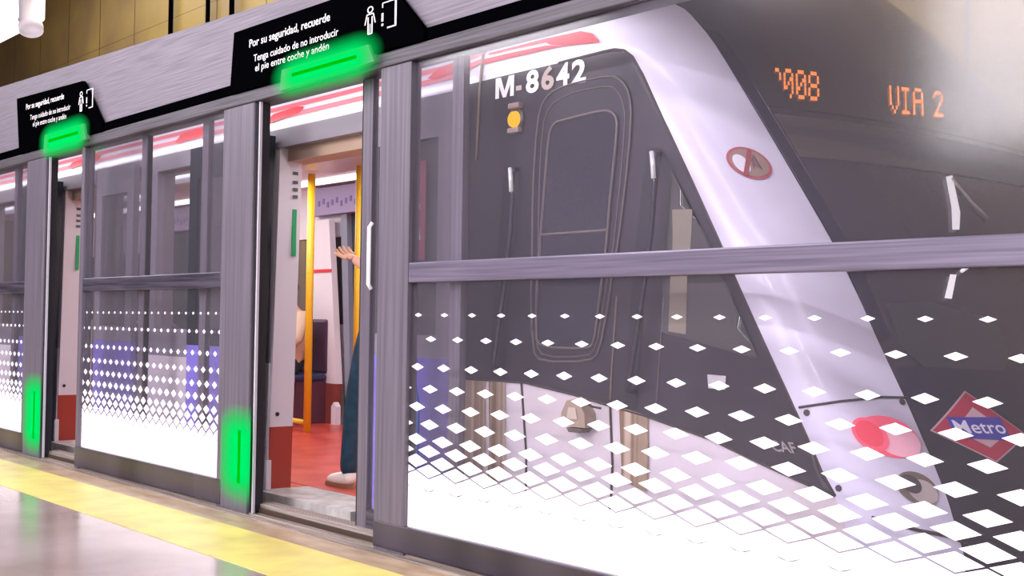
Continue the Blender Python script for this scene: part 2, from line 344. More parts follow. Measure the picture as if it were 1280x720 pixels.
MB().tube([(-13.,1.25,4.47),(-13.,1.25,7.)],.015,6).build('hanger',blackm,t)
# ------------------------------------------------------------------ platform screen: header, signs
hd=thing('platform_screen_header',(-9,0,2.1),'brushed grey header fascia with black edge over the platform doors','fascia')
def htop(x): return 2.60+(-5.53-x)*.036
MB().prism([(-16,2.225),(3,2.225),(3,htop(3)),(-16,htop(-16))],.0,.12).build('fascia_panel',brush_h,hd)
box('black_trim',-16,3,-.012,.12,2.168,2.225,blackm,hd)
box('lintel',-16,3,-.02,.12,2.103,2.168,gray_bar,hd,.006)
box('fill_strip',-16,1.2,.12,.14,2.115,2.15,M('fill_strip_body',(.8,.8,.8),.4),hd)  # unseen strip added behind the header to carry the roof band fill
def lens_mat(name,x0,x1,z0,z1,col):
    # coloured diffuser, brightest along its middle line
    return emis(name,col,1.)
def sign(P,lamp,T,which,dz):
    s=thing('safety_sign',(P[0][0],-.02,P[0][1]),'black safety notice with white Spanish text over the '+which,'sign','black notices above the platform doors')
    MB().prism(P,-.035,-.013).build('board',blackm,s)
    for nm,body,x0,x1,z,h,b in T: text_flat(nm,body,x0,x1,z,h,-.037,white_txt,s,b,dz)
    return s
def picto(s,x0,z0,k,kz):
    # standing figure, exclamation mark, open door outline; k scales x, kz scales z
    def q(px,pz): return (x0+px*k,z0+pz*kz)
    mb=MB(); y=-.0375
    def bar(a,b,w): 
        a=Vector((a[0],0,a[1]));b=Vector((b[0],0,b[1])); d=(b-a).normalized(); n=Vector((-d.z,0,d.x))*w/2; pts=[a+n,a-n,b-n,b+n]
        mb.prism([q(p.x,p.z) for p in pts],y-.001,y)
    hd_=[(math.cos(t)*.13,math.sin(t)*.13+1.0) for t in [i*math.pi/6 for i in range(12)]]
    for i in range(12): bar(hd_[i],hd_[(i+1)%12],.05)
    bar((-.16,.80),(.16,.80),.05); bar((-.16,.80),(-.26,.36),.05); bar((.16,.80),(.26,.36),.05); bar((-.10,.68),(-.10,-.08),.05); bar((.10,.68),(.10,-.08),.05); bar((0,.36),(0,-.08),.035); bar((-.1,-.08),(-.0,-.08),.05);bar((.1,-.08),(.0,-.08),.05)
    mb.build('figure_symbol',white_txt,s)
    mb=MB()
    bar((.62,.66),(.62,.30),.09); bar((.62,.20),(.62,.10),.09)
    mb.build('exclamation_mark',white_txt,s)
    mb=MB()
    bar((.62,1.1),(1.28,1.1),.045); bar((1.26,1.12),(1.26,-.06),.08); bar((1.28,-.04),(.86,-.04),.06); bar((.62,1.1),(.62,.9),.045)
    mb.build('door_symbol',white_txt,s)
s2=sign([(-5.735,2.17),(-5.70,2.49),(-4.305,2.475),(-4.03,2.22),(-4.03,2.17)],None,
 [('lettering','Por su seguridad, recuerde',-5.528,-4.76,2.383,.040,.012),('lettering','Tenga cuidado de no introducir',-5.48,-4.685,2.302,.036,.004),('lettering','el pie entre coche y andén',-5.462,-4.765,2.250,.036,.004)],'nearest open doorway',.0)
picto(s2,-4.425,2.27,.155,.10)
s1=sign([(-8.97,2.17),(-9.05,2.585),(-7.78,2.535),(-7.45,2.225),(-7.45,2.17)],None,
 [('lettering','Por su seguridad, recuerde',-8.84,-8.10,2.478,.040,.012),('lettering','Tenga cuidado de no introducir',-8.75,-7.98,2.392,.036,.004),('lettering','el pie entre coche y andén',-8.69,-8.05,2.338,.036,.004)],'farther doorway at the left',-.018)
picto(s1,-7.79,2.345,.155,.105)
def halo_mat(name,x0,x1,z0,z1,rx,rz,amp):
    # painted glow around a green lamp: emission fades outward, clear at the rim
    m=bpy.data.materials.new(name); m.use_nodes=True; nt=m.node_tree; nt.nodes.clear(); L=nt.links.new
    def mth(op,a,b=None):
        n=nt.nodes.new('ShaderNodeMath'); n.operation=op
        for i,v in enumerate((a,b)):
            if v is None: continue
            if isinstance(v,(int,float)): n.inputs[i].default_value=v
            else: L(v,n.inputs[i])
        return n.outputs[0]
    g=nt.nodes.new('ShaderNodeTexCoord'); sp=nt.nodes.new('ShaderNodeSeparateXYZ'); L(g.outputs['Object'],sp.inputs[0])
    def dist(o,a,b,r):
        c=(a+b)/2;h=(b-a)/2
        return mth('DIVIDE',mth('MAXIMUM',mth('SUBTRACT',mth('ABSOLUTE',mth('SUBTRACT',o,c)),h),0.),r)
    dx=dist(sp.outputs[0],x0,x1,rx); dz=dist(sp.outputs[2],z0,z1,rz)
    d=mth('SQRT',mth('ADD',mth('MULTIPLY',dx,dx),mth('MULTIPLY',dz,dz)))
    f=mth('MAXIMUM',mth('SUBTRACT',1.,d),0.); f=mth('MULTIPLY',mth('POWER',f,1.5),amp)
    e=nt.nodes.new('ShaderNodeEmission'); e.inputs[0].default_value=(0,.90,.16,1); e.inputs[1].default_value=1.
    t=nt.nodes.new('ShaderNodeBsdfTransparent'); mx=nt.nodes.new('ShaderNodeMixShader'); o=nt.nodes.new('ShaderNodeOutputMaterial')
    L(f,mx.inputs[0]); L(t.outputs[0],mx.inputs[1]); L(e.outputs[0],mx.inputs[2]); L(mx.outputs[0],o.inputs[0]); return m
def header_lamp(x0,x1,z0,z1,label,halo):
    l=thing('door_status_lamp',((x0+x1)/2,-.03,z0),label,'lamp','green lamps above the doorways')
    h=(z1-z0)
    MB().prism([(x0,z0),(x0+.02,z1),(x1-.05,z1),(x1,z0+.02)],-.050,-.02).build('lens',M('lens_body',(.16,.2,.18),.4),l)
    MB().box(x0+.16*(x1-x0),x1-.16*(x1-x0),-.0605,-.0555,z0+.50*h,z0+.66*h,.002).build('light_strip',green_core,l)
    m=halo_mat('green_spill',x0+.17,x1-.17,z0+.045,z1-.035,halo+.10,.115,1.)
    MB().prism([(x0-halo,z0-.09),(x0-halo,z1+.11),(x1+halo,z1+.11),(x1+halo,z0-.09)],-.0555,-.0550).build('painted_halo',m,l)  # thin sheet carrying the lamp's painted bloom
    return l
header_lamp(-5.19,-4.37,2.11,2.212,'green status lamp glowing under notice over nearest doorway',.16)
header_lamp(-8.43,-7.66,2.12,2.245,'green status lamp glowing under notice over farther doorway',.16)
# ------------------------------------------------------------------ platform screen: panels, posts, leaves
ROWS=[1.018,.918,.80,.71,.633,.562,.497,.452,.407,.370,.338,.312]
HH=[.0085,.012,.0155,.0175,.0195,.022,.024,.026,.028,.028,.028,.026]
HW=[.28,.40,.48,.58,.64,.72,.78,.84,.89,.93,.96,.99]
def frit_mesh(x0,x1,z0,pitch,phase,y,parent):
    bm=bmesh.new()
    def poly(p):
        q=[]
        for a,b in zip(p,p[1:]+p[:1]):      # clip to x range
            ina=x0<=a[0]<=x1; inb=x0<=b[0]<=x1
            if ina: q.append(a)
            if ina!=inb:
                c=x0 if min(a[0],b[0])<x0 else x1; t=(c-a[0])/(b[0]-a[0]); q.append((c,a[1]+t*(b[1]-a[1])))
        if len(q)>=3: bm.faces.new([bm.verts.new((X,y,Z)) for X,Z in q])
    for i,(z,hh,hw) in enumerate(zip(ROWS,HH,HW)):
        w=hw*pitch/2; off=phase+(pitch/2 if i%2 else 0); k=math.ceil((x0-w-off)/pitch)
        while off+k*pitch-w<x1:
            c=off+k*pitch; poly([(c-w,z),(c,z+hh),(c+w,z),(c,z-hh)]); k+=1
    # solid field with a softly scalloped upper rim
    n=int((x1-x0)/pitch*8); top=[]
    for i in range(n+1):
        x=x0+(x1-x0)*i/n; ph=(x-phase)/pitch*2*math.pi; top.append((x,.297+.013*math.cos(ph)))
    for a,b in zip(top,top[1:]):
        bm.faces.new([bm.verts.new((X,y,Z)) for X,Z in (a,b,(b[0],z0),(a[0],z0))])
    bmesh.ops.remove_doubles(bm,verts=bm.verts[:],dist=1e-6)
    me=bpy.data.meshes.new('frit_pattern'); bm.to_mesh(me); bm.free(); return link('frit_pattern',me,frit,parent)
def panel(x0,x1,sl,sr,pitch,phase,label,zb=.135,light_edge=True):
    t=thing('fixed_glass_panel',((x0+x1)/2,0,0),label,'glass panel','fixed glass panels of the platform screen')
    box('stile',x0,x0+sl,-.012,.045,.0,2.103,brush,t,.004); box('stile',x1-sr,x1,-.012,.045,.0,2.103,brush,t,.004)
    MB().box(x0,x1,-.016,.05,.012,zb,.006).build('kick_plate',bottom_steel,t)
    MB().box(x0+sl,x1-sr,-.010,.04,1.155,1.24,.006).build('mid_rail',rail_m if sl>.1 else dark_steel,t)
    g=box('glass_pane',x0+sl,x1-sr,.010,.018,zb,2.103,psd_glass,t)
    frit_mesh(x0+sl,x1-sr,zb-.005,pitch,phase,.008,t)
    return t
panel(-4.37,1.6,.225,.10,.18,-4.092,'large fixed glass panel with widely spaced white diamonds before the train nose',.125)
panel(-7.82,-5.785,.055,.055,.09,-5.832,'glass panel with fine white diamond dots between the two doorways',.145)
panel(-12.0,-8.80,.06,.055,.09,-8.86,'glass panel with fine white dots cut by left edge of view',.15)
def post(x0,x1,label):
    t=thing('door_post',((x0+x1)/2,0,0),label,'post','brushed steel posts beside the doorways')
    box('column',x0,x1,-.018,.06,.0,2.103,brush,t,.008)
    box('gasket',x1-.006,x1+.03,.0,.06,.01,2.10,rubber,t); box('edge_strip',x1+.03,x1+.040,-.004,.010,.01,2.10,M('edge_pale',(.6,.57,.65),.3),t)
    return t
post(-5.785,-5.50,'brushed steel post with green light at left side of nearest doorway')
post(-8.80,-8.47,'brushed steel post with green light left of farther doorway')
def post_lamp(xc,z0,z1,label,x0,x1):
    l=thing('post_lamp',(xc,-.02,z0),label,'lamp','green lamps low on the posts')
    MB().box(xc-.012,xc+.012,-.026,-.018,z0,z1,.003).build('light_strip',green_core,l)
    m=halo_mat('green_spill_post',xc-.03,xc+.03,z0+.06,z1-.04,.27,.19,1.)
    MB().box(x0,x1,-.0225,-.0220,.0,z1+.13).build('painted_halo',m,l)  # painted green bloom spread over the post face
    return l
post_lamp(-5.575,.15,.42,'green vertical lamp low on post of nearest doorway',-5.78,-5.46)
post_lamp(-8.56,.13,.46,'green vertical lamp low on post of farther doorway',-8.79,-8.44)
def leaf(x0,x1,label):
    t=thing('sliding_glass_leaf',((x0+x1)/2,.08,0),label,'door leaf','sliding leaves of the platform screen')
    box('stile',x0,x0+.075,.065,.10,.02,2.10,brush,t,.004); box('stile',x1-.075,x1,.065,.10,.02,2.10,brush,t,.004)
    box('bottom_rail',x0+.075,x1-.075,.068,.098,.02,.14,dark_steel,t)
    box('glass_pane',x0+.075,x1-.075,.08,.086,.14,2.10,leaf_glass,t)
    box('edge_seal',x0-.012 if x0>-5 else x1,x0 if x0>-5 else x1+.012,.068,.098,.03,2.1,rubber,t)
    return t
lf=leaf(-4.62,-3.88,'open glass leaf slid behind the right fixed panel beside doorway')
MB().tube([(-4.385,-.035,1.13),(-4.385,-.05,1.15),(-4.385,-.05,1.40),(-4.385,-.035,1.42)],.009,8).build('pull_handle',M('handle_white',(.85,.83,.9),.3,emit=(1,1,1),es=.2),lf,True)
leaf(-6.24,-5.56,'open glass leaf slid behind panel left of nearest doorway')
leaf(-7.95,-6.98,'open glass leaf slid behind panel right of farther doorway')
leaf(-9.35,-8.56,'open glass leaf slid behind the left edge panel')
# door sills
def sill(x0,x1,label):
    t=thing('door_sill',((x0+x1)/2,.1,0),label,'sill','metal sills in the doorways')
    MB().box(x0,x1,.045,.125,-.03,.052,.004).build('tread',alu,t)
    box('face_plate',x0,x1,.035,.045,-.02,.032,M('sill_face',(.05,.028,.018),.5),t)
    mb=MB()
    for y in (.06,.085,.108): mb.box(x0,x1,y,y+.008,.052,.056)
    mb.build('tread_ribs',M('rib',(.3,.25,.22),.4,.3),t); return t
sill(-5.50,-4.40,'ribbed metal sill across nearest doorway'); sill(-8.45,-7.84,'ribbed metal sill across farther doorway')
# ------------------------------------------------------------------ the train
tr=thing('metro_train',(-6,1.6,-1.05),'white and charcoal metro train stopped behind the glass screen with open doors','train')
XL=-4.15
# cab shell: side wall, nose and roof in one skin
bm=bmesh.new(); zs_=[-1.0+.08*i for i in range(35)]+[1.84+.05*i for i in range(0,27)]; zs_=sorted(set([round(z,3) for z in zs_ if z<=3.085]))
cols=[('a',i/24) for i in range(24)]+[('b',i/60) for i in range(61)]+[('c',i/24) for i in range(1,25)]
grid=[]
for z in zs_:
    row=[]
    for k,t in cols:
        if k=='a': s=(XL-xs(z))*(1-t)
        elif k=='b': s=2*SMAX*t
        else: s=None
        if s is not None: p=S3(s,z)
        else:
            q=S3(2*SMAX,z); p=(q[0]+(XL-q[0])*t,q[1],z)
        row.append(bm.verts.new(p))
    grid.append(row)
for a,b in zip(grid,grid[1:]):
    for i in range(len(a)-1): bm.faces.new((a[i],a[i+1],b[i+1],b[i]))
me=bpy.data.meshes.new('cab_shell'); bm.to_mesh(me); bm.free(); me.polygons.foreach_set('use_smooth',[True]*len(me.polygons))
shell=link('cab_shell',me,tr_white,tr)
# skirt tint panel below the charcoal mask
mask=N['mask']
sk=[(p[0],p[1]-.004) for p in mask[16:]]   # lower boundary, nose to rear
sk=[(.01,.45)]+sk[1:]
sk_poly=sk+[(-2.2,.74),(-2.2,-.9),(.0,-.9)]
# rear edge follows the plain body line x=XL
sk_poly=[(p[0],p[1]) for p in sk]+[(XL-xs(.742),.742)]+[(XL-xs(z),z) for z in (.5,.3,0.,-.9)]+[(0,-.9)]
patch('skirt_panel',sk_poly,.003,tr_skirt,shell,.1)
mp=list(mask)
mk=patch('charcoal_mask',[(XL-xs(2.04),2.042)]+mp[1:-1]+[(XL-xs(z),z) for z in (.742,1.0,1.29,1.69,1.95)],.006,mask_m,tr)
# white corner pillar
PR=[(.02,3.05),(.12,2.7),(.22,2.42)]+[tuple(p) for p in N['pillarR']]+[(.33,.2),(.32,-.2)]
LEFT=[(0,-.2),(0,.454),(.004,.775),(.0,.945),(.0,1.29),(.018,1.5),(.038,1.748),(.057,1.93),(.057,2.006),(.03,2.04),(-.03,2.06),(-.06,2.4),(-.10,2.75),(-.14,3.05)]
def interp(T,z):
    T=sorted(T,key=lambda p:p[1])
    if z<=T[0][1]: return T[0][0]
    for a,b in zip(T,T[1:]):
        if z<=b[1]: return a[0]+(b[0]-a[0])*(z-a[1])/max(1e-6,b[1]-a[1])
    return T[-1][0]
bm=bmesh.new(); g=[]; nz=118; ns=22
for i in range(nz+1):
    z=-.2+(3.04+.2)*i/nz; a=interp(LEFT,z); b=interp(PR,z)
    g.append([bm.verts.new(S3(a+(b-a)*k/ns,z,.008)) for k in range(ns+1)])
for a,b in zip(g,g[1:]):
    for k in range(ns): bm.faces.new((a[k],a[k+1],b[k+1],b[k]))
me=bpy.data.meshes.new('corner_pillar'); bm.to_mesh(me); bm.free(); me.polygons.foreach_set('use_smooth',[True]*len(me.polygons)); link('corner_pillar',me,tr_pillar,tr)
line('pillar_seam',N['pseam'],.004,seam_m,tr,.012)
for p in N['screw']:
    c=Vector(S3(p[0],p[1],.010)); n=Vector(S3(p[0],p[1],.03))-c
    MB().lathe(c,n,[(0,.011),(.003,.010)],12).build('screw',seam_m,tr)
line('mask_seal',mp[2:17],.006,seam_m,tr,.006)
line('mask_lower_seal',mp[16:],.005,seam_m,tr,.007)
line('underline',[(.10,.40)]+N['under'],.006,seam_m,tr,.012)
# front of the nose
def mir(p): return (2*SMAX-p[0],p[1])
FR=[(a+.004,b) for a,b in PR]
front=FR+[mir(p) for p in FR[::-1]]
nose=patch('nose_mask',front,.005,nosewin,tr,.08)
lowf=[(p[0],p[1]) for p in FR if p[1]<.86]; lowf=[(.392,.86)]+lowf
patch('lower_nose_panel',[(lowf[0])]+lowf[1:]+[mir(p) for p in lowf[::-1]],.008,navy,nose,.08)
# black surround beside the pillar
sur=[p for p in FR if .84<p[1]<2.2]
patch('windscreen_border',sur+[(p[0]+.055,p[1]) for p in sur[::-1]],.010,navy,nose,.05)
# display board behind the upper screen
db=patch('destination_display',[(.44,2.03),(2*SMAX-.46,2.03),(2*SMAX-.42,1.80),(.40,1.80)],.007,M('display_black',(.022,.016,.022),.25,coat=.5),tr,.08)
patch('visor',[(.47,1.77),(2*SMAX-.47,1.77),(2*SMAX-.47,1.60),(.47,1.60)],.008,noise_mix(M('visor_tan',(.1,.08,.06),.5),(.05,.04,.045),(.10,.08,.065),(.5,.5,6),2.,2.),nose,.08)
GL={'0':["01110","10001","10011","10101","11001","10001","01110"],'8':["01110","10001","10001","01110","10001","10001","01110"],'2':["01110","10001","00001","00010","00100","01000","11111"],
'V':["10001","10001","10001","10001","10001","10001","11111"],'I':["11111","00100","00100","00100","00100","00100","11111"],'A':["01110","10001","10001","11111","10001","10001","10001"]}
GL['V']=["10001","10001","10001","10001","10001","01010","00100"]
def led(ch,Q,nm):
    bm=bmesh.new(); c0,c1=N['clipl']
    def bl(u,v): return tuple((Q[0][k]*(1-u)+Q[1][k]*u)*(1-v)+(Q[2][k]*(1-u)+Q[3][k]*u)*v for k in (0,1))
    for r,rw in enumerate(GL[ch]):
        for c,v in enumerate(rw):
            if v!='1': continue
            m=bl((c+.5)/5,1-(r+.5)/7); lim=c0[0]+(c1[0]-c0[0])*(c0[1]-m[1])/(c0[1]-c1[1])
            if m[0]<lim: continue      # hidden behind the black surround
            bm.faces.new([bm.verts.new(S3(*bl(a,b),.012)) for a,b in ((c/5+.005,1-(r+1)/7+.006),((c+1)/5-.005,1-(r+1)/7+.006),((c+1)/5-.005,1-r/7-.006),(c/5+.005,1-r/7-.006))])
    me=bpy.data.meshes.new(nm); bm.to_mesh(me); bm.free(); link(nm,me,orange,db)
for i_,ch in enumerate('2008VIA2'): led(ch,N['g%d'%i_],'led_digit' if ch in '208' else 'led_letter')
# white lamp reflections on the windscreen, built as glowing strips
wp=M('streak_white',(.85,.82,.88),.3,emit=(1,.97,1),es=.55); wa=M('streak_tail',(.32,.27,.22),.4)
patch('lamp_streak',N['streak'],.014,wp,nose,.05); line('streak_tail',N['arm'],.006,wa,nose,.016)  # 'arm' is the thin line of the upper reflection
patch('lamp_streak',N['streak2'],.014,wp,nose,.05); line('streak_tail',N['streak_tail2'],.007,wp,nose,.016)
patch('lower_screen_edge',[(.47,.92),(.52,.86),(.9,.845),(.98,.90),(1.0,1.02),(.7,1.08),(.49,1.07)],.0095,M('dash_grey',(.035,.035,.045),.3,coat=.4),nose,.06)
# quarter window
qw=patch('quarter_window',N['quarter'],.010,quarter_m,tr,.05)
patch('quarter_reflection',[N['beige'][i] for i in (0,1,2,3,4,5)],.012,beige,qw,.05)  # pale reflection in the quarter glass, painted as a strip
# cab door
cd=patch('cab_door',N['doorout'],.010,cabdoor_m,tr,.05)
line('door_seal',smoothpoly(N['doorout'],1),.0045,outline_m,cd,.011,True); line('door_seal',smoothpoly(N['doormid'],1),.003,outline_m,cd,.011,True)
dw=patch('cab_door_window',smoothpoly(N['doorwin'],1),.014,winblack,cd,.05)
line('window_seal',smoothpoly(N['doorwin'],1),.006,outline_m,dw,.014,True); line('window_bar',N['doorbar'],.006,outline_m,dw,.016)
# number
def text_nose(name,body,s0,s1,z0,z1,h,off,mat,parent,bold=0.,shear=0.):
    me,w=text_mesh(body,1,bold,shear)
    for v in me.vertices:
        t=v.co.x/w; v.co=Vector(S3(s0+(s1-s0)*t,z0+(z1-z0)*t+v.co.y*h/.70,off))
    return link(name,me,mat,parent)
def letter_m():
    bm=bmesh.new()
    for p in ([(0,0),(.14,0),(.14,.70),(0,.70)],[(.56,0),(.70,0),(.70,.70),(.56,.70)],[(.14,.70),(.14,.42),(.29,0),(.35,0),(.35,.22),(.20,.70)],[(.35,0),(.41,0),(.56,.42),(.56,.70),(.50,.70),(.35,.22)]):
        bm.faces.new([bm.verts.new((x,y,0)) for x,y in p])
    bmesh.ops.triangulate(bm,faces=bm.faces[:]); bmesh.ops.remove_doubles(bm,verts=bm.verts[:],dist=1e-5)
    me=bpy.data.meshes.new('letter'); bm.to_mesh(me); bm.free(); return me,.70
def fx(u): return -3.942+8085*(.0008157-1/(u+604))
for ch,a,b,mt in (('M',622,645,white_txt),('-',647.5,654.5,text_dim),('8',660,676,white_txt),('6',679,695,text_dim),('4',698,714,white_txt),('2',717,735,white_txt)):
    me,w=text_mesh(ch,1,.034) if ch!='M' else letter_m(); a=fx(a); b=fx(b); lo=min(v.co.y for v in me.vertices)
    for v in me.vertices:
        z=1.950+v.co.y*.088/.70; v.co=Vector(S3(a+(b-a)*v.co.x/w-xs(z),z,.012))
    link('fleet_number',me,mt,tr)
text_nose('builder_mark','CAF',-.160,-.062,.577,.577,.034,.014,M('grey_mark',(.30,.28,.26),.5),tr,.02)
stk=patch('pale_sticker',N['sticker'],.012,M('sticker_pale',(.55,.54,.58),.5),tr,.05)
sc=[(sum(p[0] for p in N['sticker'])/4),(sum(p[1] for p in N['sticker'])/4)]
# side marker lamp
mkp=N['marker']; c=Vector(S3(*mkp[1],.006)); nrm=(Vector(S3(*mkp[1],.05))-c).normalized()
ml=MB().lathe(c,nrm,[(0,.052),(.012,.050),(.014,.042)],24).build('marker_lamp',M('marker_base',(.05,.045,.05),.4),tr,True)
bm_=MB(); bm_.lathe(c+nrm*.012,nrm,[(0,.036),(.014,.033),(.024,.022),(.028,.004)],20); bm_.build('lens',amber,ml,True)
for p in (mkp[0],mkp[2]):
    q=Vector(S3(*p,.006)); MB().box(q.x-.035,q.x+.035,q.y-.03,q.y,q.z-.012,q.z+.012,.006).build('lamp_hood',M('lamp_hood',(.35,.26,.24),.4),ml)
# grab-rail channels down to the skirt
def channel(P,nl,split,dark,nm):
    up=P[:nl]; lowp=P[nl:]
    patch(nm,P,.0095,dark,tr,.05)
chm=M('channel_dark',(.008,.008,.016),.35)
L_=N['chL']; zt=.742
Lt=[L_[0],L_[1],L_[2],L_[3],L_[4],(-1.555,.741),L_[8],L_[9]]; patch('handrail_recess',[L_[0],L_[1],L_[2],L_[3],L_[4],L_[7],L_[8],L_[9]],.0095,chm,tr,.05)
patch('recess_and_reflection',[(-1.452,.742),(-1.559,.741),L_[6],L_[5]],.0095,tan,tr,.05)
patch('recess_and_reflection',N['tan_reflection'],.0085,tan,tr,.05)  # tan reflection beside the recess, painted onto the skirt
R_=N['chR']
patch('handrail_recess',[R_[0],R_[1],R_[2],R_[3],R_[4],(-.735,.672),(-.802,.684),R_[10],R_[11],R_[12]],.0095,chm,tr,.05)
patch('recess_and_reflection',[R_[6],R_[7],R_[8],(-.822,.676),(-.74,.664)],.0095,tan,tr,.05)
def grab(p,q):
    MB().tube([S3(p[0],p[1],.01),S3(p[0],p[1]-.01,.04),S3(p[0]-.01,p[1]-.03,.05)]+[S3(p[0]+(q[0]-p[0])*t,p[1]-.03+(q[1]-p[1]+.03)*t,.05) for t in (.1,.3,.5,.7,.9,1.)]+[S3(q[0],q[1],.01)],.010,8).build('grab_rail',M('rail_dark_chrome',(.10,.10,.13),.12,.9),tr,True)
    MB().tube([S3(p[0],p[1],.055),S3(p[0]-.015,p[1]-.04,.062),S3(p[0]-.05,p[1]-.10,.062)],.009,8).build('rail_highlight',M('highlight_white',(.85,.82,.88),.15,.6,emit=(1,1,1),es=.25),tr,True)  # second tube: glowing piece standing in for the white highlight on the rail
grab((-.845,1.635),(-1.45,.80)); grab((-.055,1.625),(-.70,.74))
line('panel_seam',N['seam1'],.006,seam_tan,tr,.010); line('panel_seam',N['seam2'],.005,seam_m,tr,.006); line('panel_seam',N['seam3'],.005,seam_m,tr,.006)
line('panel_seam',N['seam4'],.004,seam_tan,tr,.008); line('panel_seam',N['seam5'],.003,outline_m,tr,.008)
# step bracket on the white skirt
g0=S3(-1.045,.63,.0); hx=MB()
hx.prism([(g0[0]-.035,.69),(g0[0]+.02,.70),(g0[0]+.065,.645),(g0[0]+.07,.59),(g0[0]-.065,.59),(g0[0]-.065,.64)],.235,.30)
gd=hx.build('step_bracket',M('bracket_tan',(.42,.33,.24),.4,.2),tr)
MB().prism([(g0[0]-.04,.585),(g0[0]+.045,.585),(g0[0]+.03,.568),(g0[0]-.028,.568)],.24,.30).build('bracket_foot',M('bracket_foot',(.12,.09,.07),.4),gd)
MB().prism([(g0[0]-.02,.665),(g0[0]+.02,.665),(g0[0]+.03,.62),(g0[0]-.03,.62)],.230,.236).build('bracket_face',M('bracket_face',(.6,.52,.42),.4),gd)
MB().tube([(g0[0]+.06,.245,.69),(g0[0]+.10,.24,.675),(g0[0]+.14,.25,.67)],.005,6).build('bracket_cable',seam_m,gd)
# livery strokes on the roof band
patch('red_stroke',N['red1'],.010,red_p,tr,.06); patch('red_stroke',N['red2'],.0105,red_p,tr,.06)
patch('red_stroke',[(-.70,2.178),(-.70,2.166),(XL-xs(2.15),2.150),(XL-xs(2.15),2.175)],.009,red_soft,tr,.06)
patch('red_stroke',[(-.75,2.145),(-.75,2.130),(XL-xs(2.12),2.105),(XL-xs(2.12),2.135)],.009,red_soft,tr,.06)
# round no-passage emblem on the pillar
def disc(P,rs,rz,off,mat,nm,parent,n=28,a0=0,a1=2*math.pi):
    return patch(nm,[(P[0]+rs*math.cos(a0+(a1-a0)*i/n),P[1]+rz*math.sin(a0+(a1-a0)*i/n)) for i in range(n)],off,mat,parent,.03)
dc=(.256,1.564)
em=disc(dc,.074,.062,.012,M('emblem_red',(.42,.07,.09),.4),'round_emblem',tr)
disc(dc,.064,.053,.014,M('emblem_tan',(.30,.20,.16),.4),'emblem_field',em)
disc((dc[0]-.030,dc[1]-.004),.026,.035,.016,M('emblem_white',(.75,.72,.8),.4),'emblem_patch',em)
patch('emblem_slash',[(dc[0]-.045,dc[1]-.045),(dc[0]-.03,dc[1]-.05),(dc[0]+.03,dc[1]+.045),(dc[0]+.018,dc[1]+.052)],.017,M('emblem_slash',(.30,.05,.06),.4),em,.03)
patch('emblem_figure',[(dc[0]+.0,dc[1]-.03),(dc[0]+.012,dc[1]-.01),(dc[0]+.03,dc[1]-.03),(dc[0]+.022,dc[1]+.0),(dc[0]+.028,dc[1]+.03),(dc[0]+.01,dc[1]+.01)],.0165,M('emblem_figure',(.16,.08,.08),.4),em,.03)
# tail lamp and empty lamp recess in the pillar
lens_red=M('tail_lens',(.75,.10,.16),.12,coat=1.,emit=(1,.12,.2),es=.35); lens_pink=M('tail_lens_pale',(.85,.45,.52),.12,coat=1.,emit=(1,.4,.55),es=.2)
lens_deep=M('tail_lens_deep',(.55,.05,.08),.15,coat=1.,emit=(1,.05,.1),es=.45)
tl=disc((.262,.642),.095,.064,.012,lens_red,'tail_lamp',tr)
disc((.286,.628),.070,.050,.016,lens_pink,'pale_lens',tl)
disc((.208,.646),.050,.052,.019,lens_red,'side_lens',tl); disc((.206,.648),.038,.040,.021,lens_deep,'inner_lens',tl)
lr=disc((.274,.488),.062,.050,.012,M('lamp_recess',(.16,.12,.09),.5),'lamp_recess',tr)
disc((.285,.478),.045,.036,.014,M('lamp_bowl',(.50,.43,.40),.3),'lamp_bowl',lr); disc((.258,.500),.03,.028,.0155,M('lamp_hole',(.05,.04,.04),.5),'lamp_hole',lr)
# Metro lozenge
mt=N['metro']; cx=sum(p[0] for p in mt)/4; cz=sum(p[1] for p in mt)/4
def scl(k,off,mat,nm,parent): return patch(nm,[(cx+(p[0]-cx)*k,cz+(p[1]-cz)*k) for p in mt],off,mat,parent,.04)
lg=scl(1.,.011,M('logo_border',(.62,.42,.44),.4),'metro_lozenge',tr)
scl(.95,.0125,M('logo_red',(.52,.02,.07),.4),'lozenge_red',lg); scl(.56,.014,M('logo_inner',(.72,.45,.5),.4),'lozenge_inner',lg)
bx0,bx1=.50,.735
patch('logo_bar',[(bx0,.634),(bx0,.698),(bx1,.692),(bx1,.618)],.0155,M('logo_blue',(.035,.04,.42),.4),lg,.04)
text_nose('logo_text','Metro',bx0+.012,bx1-.008,.648,.640,.040,.017,M('logo_text',(.75,.70,.85),.4,emit=(1,1,1),es=.1),lg,.01)
# ------------------------------------------------------------------ passenger side wall of the train
OPEN=[(-5.86,-4.95),(-9.02,-8.22),(-12.6,-11.7)]
ZT=2.03
def side_strip(z0,z1,x0,x1,off,mat,nm,parent,nz=6):
    bm=bmesh.new(); g=[]
    for i in range(nz+1):
        z=z0+(z1-z0)*i/nz; t=tumble(z); g.append([bm.verts.new((x0,Y0+t-off,z)),bm.verts.new((x1,Y0+t-off,z))])
    for a,b in zip(g,g[1:]): bm.faces.new((a[0],a[1],b[1],b[0]))
    me=bpy.data.meshes.new(nm); bm.to_mesh(me); bm.free(); me.polygons.foreach_set('use_smooth',[True]*len(me.polygons)); return link(nm,me,mat,parent)
roof=side_strip(ZT,3.08,-16,XL,0,tr_white,'roof_band',tr,16)
MB().box(-16,XL,1.3,2.7,3.03,3.07).build('roof_top',M('roof_grey',(.3,.3,.32),.6),tr)
side_strip(2.135,2.160,-16,XL,.004,red_soft,'red_line',roof); side_strip(2.085,2.110,-16,XL,.004,red_soft,'red_line',roof)
